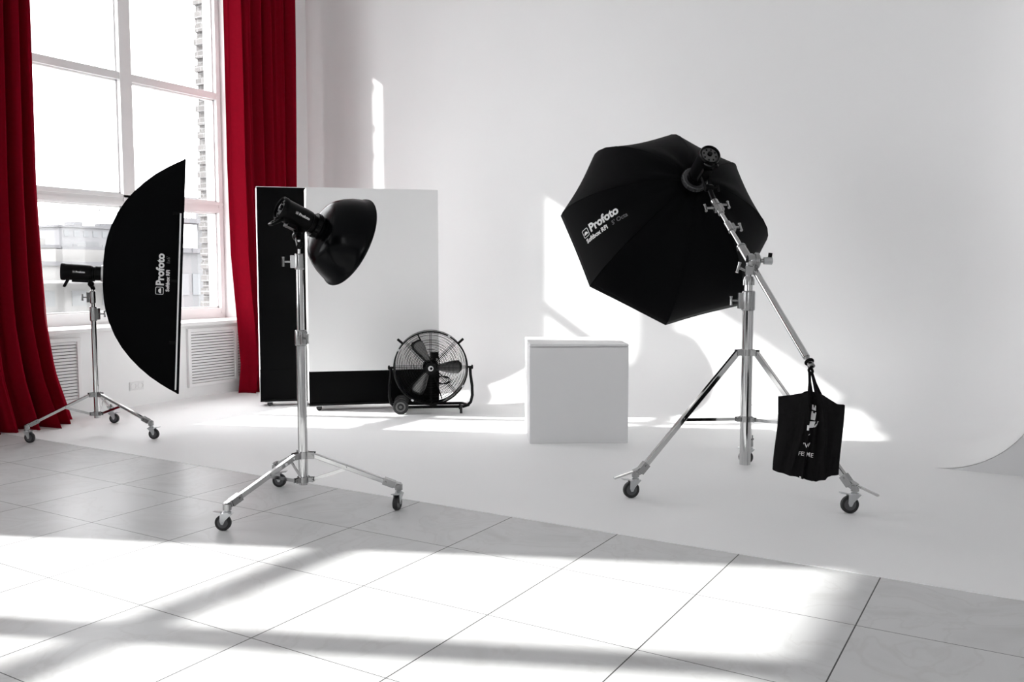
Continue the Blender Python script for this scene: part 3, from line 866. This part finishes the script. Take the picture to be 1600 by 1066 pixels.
# ------------------------------------------------------------------ strip softbox
def strip_softbox():
    ring = lh_rear + SB_AX * .285
    fc = SB_FC                 # centre of the front
    ax = SB_AX
    D = SB_D
    back = fc - ax * D
    t = thing('strip_softbox', 'tall narrow black strip softbox turned sideways in front of the window', 'softbox', V((fc.x, fc.y, .36)))
    T = frame(back, ax, (0, 0, 1))
    hs = [(0, .085), (.010, .20), (.026, .285), (.052, .375), (.096, .478), (.148, .567), (.21, .648), (.28, .722), (.36, .792), (.44, .848), (.50, .885), (.555, .916), (.575, .922)]
    def wd(d): return .072 + (.150 - .072) * min(1, d / .52) ** .75
    mb = MB(T)
    NU = 6
    vs, fs, n = [], [], 0
    for d, h in hs:
        w = wd(d); ringp = []
        for (a, b, c_, e) in ((-1, -1, 1, -1), (1, -1, 1, 1), (1, 1, -1, 1), (-1, 1, -1, -1)):
            for k in range(NU):
                s = k / NU; y = a + (c_ - a) * s; z = b + (e - b) * s
                sag = math.sin(math.pi * s) * .012 * math.sin(math.pi * min(1, d / .6))
                yy, zz = y * w, z * h
                if a == c_: yy -= a * sag
                else: zz -= b * sag * .6
                ringp.append((d, yy, zz))
        n = len(ringp); vs += ringp
    for i in range(len(hs) - 1):
        for k in range(n): fs.append((i * n + k, i * n + (k + 1) % n, (i + 1) * n + (k + 1) % n, (i + 1) * n + k))
    mb.add(vs, fs)
    sh = mb.build('shell', 'black_fabric', t, smooth=30)
    so = sh.modifiers.new('cloth', 'SOLIDIFY'); so.thickness = .003; so.offset = 1
    mb = MB(T); mb.box((.535, 0, 0), (.006, .290, 1.78)); mb.build('diffuser', 'white_fabric', t, smooth=0)
    mb = MB(T)
    w, h = wd(.575) + .003, .923
    for z in (-1, 1): mb.beam((.567, -w, z * h), (.567, w, z * h), .016, .006)
    for y in (-1, 1): mb.beam((.567, y * w, -h), (.567, y * w, h), .006, .016, up=(1, 0, 0))
    mb.build('front_trim', 'black_fabric', t, smooth=0)
    mb = MB(T)
    for y in (-1,): mb.beam((.549, y * (wd(.549) + .004), -h + .03), (.549, y * (wd(.549) + .004), h - .42), .004, .012, up=(1, 0, 0))
    mb.build('white_piping', 'white_fabric', t, smooth=0)
    mb = MB()
    mb.tube([ring - SB_AX * .005, ring + SB_AX * .03], .066, 28); mb.build('speed_ring', 'silver_ring', t)
    # lettering runs upward along the long side panel
    def onp(x, y):                     # x up along the panel, y towards the back
        d = .428 - y
        return T @ V((d, -(wd(d) + .0045), x))
    mb = MB()
    map2d(mb, logo2d(.060), lambda x, y: onp(x - .142, y - .012))
    map2d(mb, text2d('Profoto', .080, .003), lambda x, y: onp(x - .072, y - .010))
    map2d(mb, text2d('Softbox RFi', .036, .0014), lambda x, y: onp(x - .116, y - .052))
    mb.build('lettering', 'print', t, smooth=0)
    mb = MB(); map2d(mb, text2d("1x6'", .036, .0006), lambda x, y: onp(x + .100, y - .052)); mb.build('lettering', 'print_dim', t, smooth=0)
    # small velcro tabs along the front edge
    for z in (.50, -.03, -.52):
        mb = MB(T); mb.box((.515, -(wd(.515) - .002), z), (.05, .006, .022)); mb.build('fastening_tab', 'black_plastic', t, smooth=0)
    return t
strip_softbox()

# ------------------------------------------------------------------ beauty dish reflector
def reflector():
    fr = c_rear + c_ax * .238
    t = thing('reflector_dish', 'wide black bowl reflector facing away on the middle flash head', 'reflector', fr)
    T = frame(fr, c_ax, (0, 0, 1))
    P = [(-.012, .058), (.012, .060), (.015, .095), (.020, .130), (.030, .158), (.052, .184), (.085, .209), (.125, .231), (.165, .247), (.197, .258), (.200, .264), (.207, .267), (.213, .263), (.212, .255),
         (.195, .252), (.163, .242), (.123, .226), (.085, .204), (.055, .179), (.036, .153), (.028, .128), (.024, .05)]
    mb = MB(T); mb.lathe((0, 0, 0), (1, 0, 0), P[:13], 64); mb.build('bowl', 'black_satin', t, smooth=50)
    mb = MB(T); mb.lathe((0, 0, 0), (1, 0, 0), P[12:], 64); mb.build('bowl_lining', 'white_fabric', t, smooth=50)
    mb = MB(T); mb.lathe((-.03, 0, 0), (1, 0, 0), [(0, .058), (0, .066), (.028, .068), (.036, .062), (.046, .062)], 40); nk = mb.build('neck_ring', 'black_plastic', t)
    mb = MB(T)
    for k in range(16):
        a = R(22.5 * k)
        mb.box((-.017, .0675 * math.cos(a), .0675 * math.sin(a)), (.022, .004, .008), (1, 0, 0), (0, math.cos(a), math.sin(a)), (0, -math.sin(a), math.cos(a)))
    mb.build('grip_rib', 'black_plastic', nk, smooth=0)
    # small label plate on the bowl, lower left as seen
    mb = MB()
    a0 = R(213)
    def lb(x, y):
        rr = .150 - y; s = .041 - y * .9; a = a0 + x / .15
        return T @ V((s - .0035, rr * math.cos(a), rr * math.sin(a)))
    map2d(mb, ([(-.022, -.004), (.022, -.004), (.022, .004), (-.022, .004)], [(0, 1, 2, 3)]), lb)
    map2d(mb, ([(-.018, .007), (.010, .007), (.010, .009), (-.018, .009)], [(0, 1, 2, 3)]), lb)
    mb.build('badge', 'print', t, smooth=0)
    return t
reflector()

# ------------------------------------------------------------------ octagonal softbox
def octa_softbox():
    n, c = n_oct, c_oct
    u = V((0, 0, 1)).cross(n).normalized(); w = n.cross(u)
    t = thing('octagonal_softbox', 'large black octagonal softbox with back to the room hung from boom', 'softbox', c)
    D = .58; R0 = .76; SP = .928
    rings = [(0, .075), (.02, .16), (.05, .245), (.10, .345), (.165, .445), (.24, .54), (.33, .625), (.43, .70), (.52, .745), (.58, .762), (.635, .765)]
    NS = 8
    def pt(d, r, k, s):
        a0, a1 = SP + k * math.pi / 4, SP + (k + 1) * math.pi / 4
        p = (u * math.cos(a0) + w * math.sin(a0)) * (1 - s) + (u * math.cos(a1) + w * math.sin(a1)) * s
        f = math.sin(math.pi * s)
        sag = 0.02 * f * (r / R0) ** 2
        # each panel puckers a little near the ring
        puck = .012 * math.sin(3 * math.pi * s) * math.exp(-((r - .28) / .12) ** 2)
        return c - n * (D - d - sag * .9 + puck) + p * r * (1 - .018 * f * min(1, d / .5))
    vs, fs = [], []
    for d, r in rings:
        for k in range(8):
            for s in range(NS): vs.append(pt(d, r, k, s / NS))
    m = 8 * NS
    for i in range(len(rings) - 1):
        for k in range(m): fs.append((i * m + k, i * m + (k + 1) % m, (i + 1) * m + (k + 1) % m, (i + 1) * m + k))
    mb = MB(); mb.add(vs, fs)
    sh = mb.build('shell', 'black_fabric', t, smooth=24)
    so = sh.modifiers.new('cloth', 'SOLIDIFY'); so.thickness = .003; so.offset = 1
    for k in range(8):      # stitched seams over the ribs
        mb = MB(); mb.tube([pt(d, r, k, 0) - n * .002 for d, r in rings[1:]], .0035, 6); mb.build('seam', 'black_fabric', sh)
    mb = MB()
    mb.add([c + n * .0 + (u * math.cos(SP + k * math.pi / 4) + w * math.sin(SP + k * math.pi / 4)) * .725 for k in range(8)] +
           [c + n * .006 + (u * math.cos(SP + k * math.pi / 4) + w * math.sin(SP + k * math.pi / 4)) * .725 for k in range(8)],
           [tuple(range(8))[::-1], tuple(range(8, 16))] + [(k, (k + 1) % 8, (k + 1) % 8 + 8, k + 8) for k in range(8)])
    mb.build('diffuser', 'white_fabric', t, smooth=0)
    mb = MB(); mb.lathe(c - n * (D + .035), n, [(0, .060), (0, .080), (.006, .085), (.034, .087), (.04, .08), (.05, .07)], 40)
    rg = mb.build('speed_ring', 'ring_grey', t)
    mb = MB()
    for k in range(28):
        a = R(360 / 28 * k); q = u * math.cos(a) + w * math.sin(a); tg = n.cross(q)
        mb.box(c - n * (D + .018) + q * .087, (.022, .006, .008), n, q, tg)
    mb.build('grip_rib', 'ring_grey', rg, smooth=0)
    # lettering on the left lower panel
    arc = [(0.0, rings[8])]
    for q in range(8, 0, -1): arc.append((arc[-1][0] + math.dist(rings[q], rings[q - 1]), rings[q - 1]))
    def onp(x, y):             # x from the rim towards the ring, y towards the upper vertex
        x = x + .115
        for (l0, a), (l1, b) in zip(arc, arc[1:]):
            if x <= l1:
                f = (x - l0) / (l1 - l0); d, r = a[0] + (b[0] - a[0]) * f, a[1] + (b[1] - a[1]) * f; break
        wdt = 2 * r * math.sin(math.pi / 8)
        sv = .53 + y / wdt
        P0, P1, P2 = pt(d, r, 6, sv), pt(d + .01 * (b[0] - a[0]), r + .01 * (b[1] - a[1]), 6, sv), pt(d, r, 6, sv + .01)
        N = (P1 - P0).cross(P2 - P0).normalized()
        if N.dot(c - P0) > 0: N = -N
        return P0 + N * .0055
    mb = MB()
    map2d(mb, logo2d(.060), lambda x, y: onp(x - .074, y - .010))
    map2d(mb, text2d('Profoto', .083, .0032), lambda x, y: onp(x, y))
    map2d(mb, text2d('Softbox RFi', .044, .0018), lambda x, y: onp(x - .066, y - .054))
    mb.build('lettering', 'print', t, smooth=0)
    mb = MB(); map2d(mb, text2d("5' Octa", .044, .0010), lambda x, y: onp(x + .180, y - .054)); mb.build('lettering', 'print_dim', t, smooth=0)
    return t

octa_softbox()

# ------------------------------------------------------------------ tote bag hung as a counterweight
def tote():
    kn = V((BE.x, BE.y, BE.z)) - BD * .055
    kn = kn + V((0, 0, -.02))
    t = thing('tote_bag', 'black cotton tote bag with white print knotted to the boom end', 'bag', (kn.x, kn.y, .06))
    bx = V((.90, .43, 0)).normalized(); by = V((-bx.y, bx.x, 0))
    o = V((kn.x, kn.y, 0))
    Zt, Zb = .655, .235
    NU, NV = 48, 34
    def surf(side, u, v):
        # u -1..1 across, v 0 top .. 1 bottom
        wl = -.160 - .014 * v + .006 * math.sin(v * 5)
        wr = .168 - .012 * v + .006 * math.sin(v * 4 + 1)
        x = (wl + wr) / 2 + u * (wr - wl) / 2
        top = Zt - .008 + .010 * math.cos(u * 3.0) + (-.040 if u > .3 else 0) * min(1, max(0, (u - .3) / .5)) + .012 * max(0, 1 - abs(u + .05) / .25)
        bot = Zb - .02 * (1 - abs(u)) ** .7 - .022 * max(0, 1 - abs(u - .3) / .5) + .02 * (u < -.2) * (-u - .2)
        z = top + (bot - top) * v
        full = .012 + .058 * math.sin(math.pi * min(1, v ** .8 * .90)) * (1 - abs(u) ** 2.4)
        fan = .35 + .65 * v                                # folds spread downward from the gathered top
        fold = .022 * math.exp(-((u + .16) / .055) ** 2) * (1 - .3 * v) - .020 * math.exp(-((u + .05) / .05) ** 2) \
             + .022 * math.exp(-((u + .20 + .38 * v) / .09) ** 2) * v ** .5 - .014 * math.exp(-((u + .36 + .25 * v) / .07) ** 2) * v ** .5 \
             + .020 * math.exp(-((u - .18 - .36 * v) / .09) ** 2) - .016 * math.exp(-((u - .12 - .12 * v) / .055) ** 2) - .012 * math.exp(-((u - .45 - .2 * v) / .08) ** 2) \
             + .006 * math.sin(u * 17 + v * 4) * v
        y = -side * (full + (fold if side > 0 else fold * .5))
        return o + bx * x + by * y + V((0, 0, z))
    mb = MB()
    for side in (1, -1):
        vs = [surf(side, -1 + 2 * i / NU, j / NV) for j in range(NV + 1) for i in range(NU + 1)]
        fs = [(j * (NU + 1) + i, j * (NU + 1) + i + 1, (j + 1) * (NU + 1) + i + 1, (j + 1) * (NU + 1) + i) for j in range(NV) for i in range(NU)]
        mb.add(vs, fs)
    # sides and bottom
    for u in (-1, 1):
        vs = [surf(s, u, j / NV) for j in range(NV + 1) for s in (1, -1)]
        mb.add(vs, [(2 * j, 2 * j + 1, 2 * j + 3, 2 * j + 2) for j in range(NV)])
    vs = [surf(s, -1 + 2 * i / NU, 1) for i in range(NU + 1) for s in (1, -1)]
    mb.add(vs, [(2 * i, 2 * i + 1, 2 * i + 3, 2 * i + 2) for i in range(NU)])
    ob = mb.build('bag_body', 'bag', t, smooth=60)
    # two straps gathered into a knot round the boom end
    for side, ua, ub in ((1, -.10, .12), (-1, .02, .30)):
        a, b = surf(side, ua, .03), surf(side, ub, .03)
        for p, q in ((a, 0), (b, 1)):
            mb = MB(); k = kn + bx * (.006 if q else -.006) + V((0, 0, -.022))
            mb.tube([p - V((0, 0, .05)), p + V((0, 0, .01)), p + (k - p) * .55 + by * (-side * .004), k], [.010, .009, .0065, .007], 8)
            mb.build('strap', 'bag', t)
    mb = MB()
    for j in range(3):
        pts = []
        for i in range(14):
            a = 2 * math.pi * i / 14
            pts.append(kn + V((0, 0, -.012 + j * .016)) + bx * math.cos(a) * .009 + by * math.sin(a) * .009 + V((0, 0, .010 * math.sin(a + j * 2))))
        mb.tube(pts, .0075, 8, closed=True)
    pts = []
    top = bpt(-.835)
    for i in range(16):
        a = 2 * math.pi * i / 16
        e1 = BD.cross(V((0, 0, 1))).normalized(); e2 = e1.cross(BD)
        pts.append(top + e1 * math.cos(a) * .019 + e2 * math.sin(a) * .019)
    mb.tube(pts, .007, 8, closed=True)
    mb.tube([top - V((0, 0, .02)), kn], .010, 8)
    mb.build('strap_knot', 'bag', t)
    # white print, partly swallowed by the folds
    def pr(x, z):          # x across from bag centre, z height
        u = x / .165; v = (Zt - z) / (Zt - Zb)
        p = surf(1, u, v); return p - by * .0055
    mb = MB()
    def quad(x0, z0, x1, z1, sh=0.0):
        N = 4
        vs, fs = [], []
        for i in range(N + 1):
            for k in range(2):
                z = z0 + (z1 - z0) * i / N
                vs.append(pr((x0, x1)[k] + sh * (z - z0), z))
        fs = [(2 * i, 2 * i + 1, 2 * i + 3, 2 * i + 2) for i in range(N)]
        mb.add(vs, fs)
    quad(-.006, .572, .010, .595, .1); quad(-.014, .527, .005, .565, .2); quad(-.030, .492, .000, .523, .25)
    quad(-.034, .480, -.026, .505); quad(.000, .495, .007, .503, 0); quad(.006, .500, .012, .511, .3); quad(.012, .507, .018, .527, .5)
    quad(-.026, .456, -.012, .460)
    for txt, s, x0, z0 in (("'W", .031, -.043, .396), ('FE', .030, -.060, .352), ('ME', .030, -.021, .352)):
        map2d(mb, text2d(txt, s, .0001), lambda x, y: pr(x0 + x, z0 + y))
    quad(-.038, .237, -.032, .245)
    mb.build('white_print', 'print', t, smooth=0)
    return t
tote()

# ------------------------------------------------------------------ drum fan
def drum_fan():
    o = V((-4.695, 6.454, 0.424))
    rx = V((.808, .589, 0)).normalized(); aw = V((-.589, .808, 0)).normalized()
    T = Matrix((rx, aw, V((0, 0, 1)))).transposed().to_4x4(); T.translation = o
    t = thing('drum_fan', 'black drum floor fan with three blades on a tubular cradle', 'fan', V((o.x, o.y, 0)))
    Rd = .333; pi2 = 2 * math.pi
    mb = MB(T)
    mb.lathe((0, -.085, 0), (0, 1, 0), [(0, Rd - .012), (-.004, Rd - .004), (0, Rd + .002), (.012, Rd), (.17, Rd), (.182, Rd + .002), (.186, Rd - .004), (.182, Rd - .012), (.17, Rd - .008), (.012, Rd - .008)], 72, closed=True)
    mb.build('drum', 'black_gloss', t, smooth=50)
    def guard(name, yy, bulge, nr, spokes):
        mb = MB(T)
        prof = lambda r: yy + bulge * (1 - (r / Rd) ** 2)
        for i in range(nr):
            r = .055 + (Rd - .070) * (i + .5) / nr
            mb.tube([(r * math.cos(pi2 * k / 56), prof(r), r * math.sin(pi2 * k / 56)) for k in range(56)], .0017, 4, closed=True)
        for k in range(spokes):
            for off in (-.006, .006):
                a = pi2 * k / spokes
                mb.tube([(r * math.cos(a) - off * math.sin(a), prof(r) + (.002 if bulge < 0 else -.002), r * math.sin(a) + off * math.cos(a)) for r in (.04, .12, .2, .28, Rd - .01)], .0022, 5)
        mb.lathe((0, prof(0) - .004, 0), (0, 1, 0), [(0, 0), (0, .05), (.006, .05), (.006, 0)], 28)
        return mb.build(name, 'black_gloss', t, smooth=40)
    fg = guard('front_guard', -.080, -.030, 22, 8)
    guard('rear_guard', .080, .030, 12, 8)
    mb = MB(T); mb.lathe((0, -.117, 0), (0, -1, 0), [(0, .024), (.002, .024), (.003, 0)], 24); bd = mb.build('badge', 'badge', fg)
    mb = MB(T); mb.lathe((.004, -.1202, 0), (0, -1, 0), [(0, .012), (.001, .012), (.001, 0)], 16); mb.build('badge_mark', 'black_plastic', bd)
    for k in range(8):
        a = R(45 * k + 60 - 45 * 0.0)
        if k % 2: continue
        mb = MB(T); mb.box((Rd * math.cos(a) * .995, -.083, Rd * math.sin(a) * .995), (.016, .02, .022), (math.cos(a), 0, math.sin(a)), (0, 1, 0), (-math.sin(a), 0, math.cos(a)))
        mb.build('guard_clip', 'zinc', fg, smooth=0)
    for ang in (118, 358, 238):
        a = R(ang); er = V((math.cos(a), 0, math.sin(a))); et = V((-math.sin(a), 0, math.cos(a)))
        vs, fs = [], []
        NR, NC = 8, 6
        for i in range(NR + 1):
            s = i / NR; r = .055 + .222 * s
            half = (.026 + .036 * min(1, s * 1.6) ** .8) * (1 if s < .86 else 1 - ((s - .86) / .14) ** 2 * .45)
            tw = R(38 - 20 * s)
            for j in range(NC + 1):
                q = (j / NC * 2 - 1) * half
                cam_ = .012 * (1 - (j / NC * 2 - 1) ** 2)
                p = er * r + et * (q * math.cos(tw) + .012 * s) + V((0, q * math.sin(tw) - cam_, 0))
                vs.append(p)
        for i in range(NR):
            for j in range(NC):
                k = i * (NC + 1) + j; fs.append((k, k + 1, k + NC + 2, k + NC + 1))
        mb = MB(T); mb.add(vs, fs)
        bl = mb.build('blade', 'alu', t, smooth=60)
        so = bl.modifiers.new('sheet', 'SOLIDIFY'); so.thickness = .002
    mb = MB(T); mb.lathe((0, -.05, 0), (0, 1, 0), [(0, 0), (0, .035), (.01, .042), (.05, .042), (.06, .07), (.15, .075), (.165, .06), (.165, 0)], 28)
    mb.box((.035, .06, .105), (.075, .05, .055)); mb.box((.035, .06, .05), (.03, .02, .08)); mb.box((.03, .06, -.075), (.045, .04, .05))
    mb.tube([(.02, .09, -.05), (.10, .085, -.30)], .006, 8); mb.tube([(.0, .09, .05), (-.12, .085, .30)], .006, 8)
    mb.build('motor', 'black_plastic', t)
    mb = MB(T)
    pts = [(.05, .095, .10), (.085, .11, .05), (.07, .12, -.06)]
    for k in range(40):
        a = pi2 * k / 13.0
        pts.append((.09 + .062 * math.cos(a) + .001 * k, .125 + .0006 * k, -.135 + .036 * math.sin(a)))
    mb.tube(pts, .0045, 6); mb.build('power_cord', 'black_plastic', t)
    # cradle
    def rail(y, up):
        p = [(-.29, y, -.362), (.29, y, -.362)]
        if not up:
            return [(-.31, .02, -.352), (-.33, .10, -.36), (-.29, y, -.362), (.29, y, -.362), (.33, .10, -.36), (.34, .02, -.352)]
        return [(-.356, y, .0), (-.357, y, -.06), (-.372, y, -.16), (-.374, y, -.26), (-.360, y, -.325), (-.335, y, -.352), (-.295, y, -.362),
                (.295, y, -.362), (.335, y, -.350), (.362, y, -.320), (.376, y, -.26), (.374, y, -.17), (.360, y, -.07), (.356, y, .0)]
    mb = MB(T); mb.tube(rail(0.0, True), .0135, 12); mb.tube(rail(.21, False), .0135, 12)
    mb.beam((0, 0, -.362), (0, .21, -.362), .03, .01)
    cr = mb.build('cradle', 'black_gloss', t)
    for s in (-1, 1):
        mb = MB(T); mb.tube([(s * (Rd - .002), 0, 0), (s * .385, 0, 0)], .010, 10); mb.lathe((s * .368, 0, 0), (s, 0, 0), [(0, .02), (.012, .02), (.016, .012), (.016, 0)], 16)
        mb.build('pivot_knob', 'black_plastic', cr)
        mb = MB(T); a = R(90 + s * 49)
        d = V((math.cos(a), 0, math.sin(a)))
        mb.box(d * .36, (.066, .055, .020), d, (0, 1, 0), (-d.z, 0, d.x)); mb.build('carry_handle', 'black_plastic', t, smooth=0, bevel=.005)
    for y in (-.035, .235):
        mb = MB(T)
        mb.lathe((-.272, y - .018, -.352), (0, 1, 0), [(0, .045), (0, .062), (.006, .070), (.030, .070), (.036, .062), (.036, .045)], 32)
        wl = mb.build('wheel', 'tire', t)
        mb = MB(T); mb.lathe((-.272, y - .020, -.352), (0, 1, 0), [(.004, .047), (-.001, .043), (.002, .039), (.004, .03)], 28); mb.lathe((-.272, y - .020, -.352), (0, 1, 0), [(.002, .014), (-.004, .012), (-.004, 0)], 20); mb.build('hub_cap', 'hub_ring', wl)
        mb = MB(T); mb.lathe((-.272, y - .014, -.352), (0, 1, 0), [(0, 0), (0, .047), (.028, .047), (.028, 0)], 28); mb.build('hub_plate', 'tire', wl)
        mb = MB(T); mb.tube([(.272, y * .9, -.355), (.272, y * .9, -.4195)], .012, 12); mb.build('foot', 'tire', t)
    mb = MB(T); mb.tube([(-.272, -.05, -.352), (-.272, .25, -.352)], .007, 10); mb.build('axle', 'zinc', t)
    return t
drum_fan()
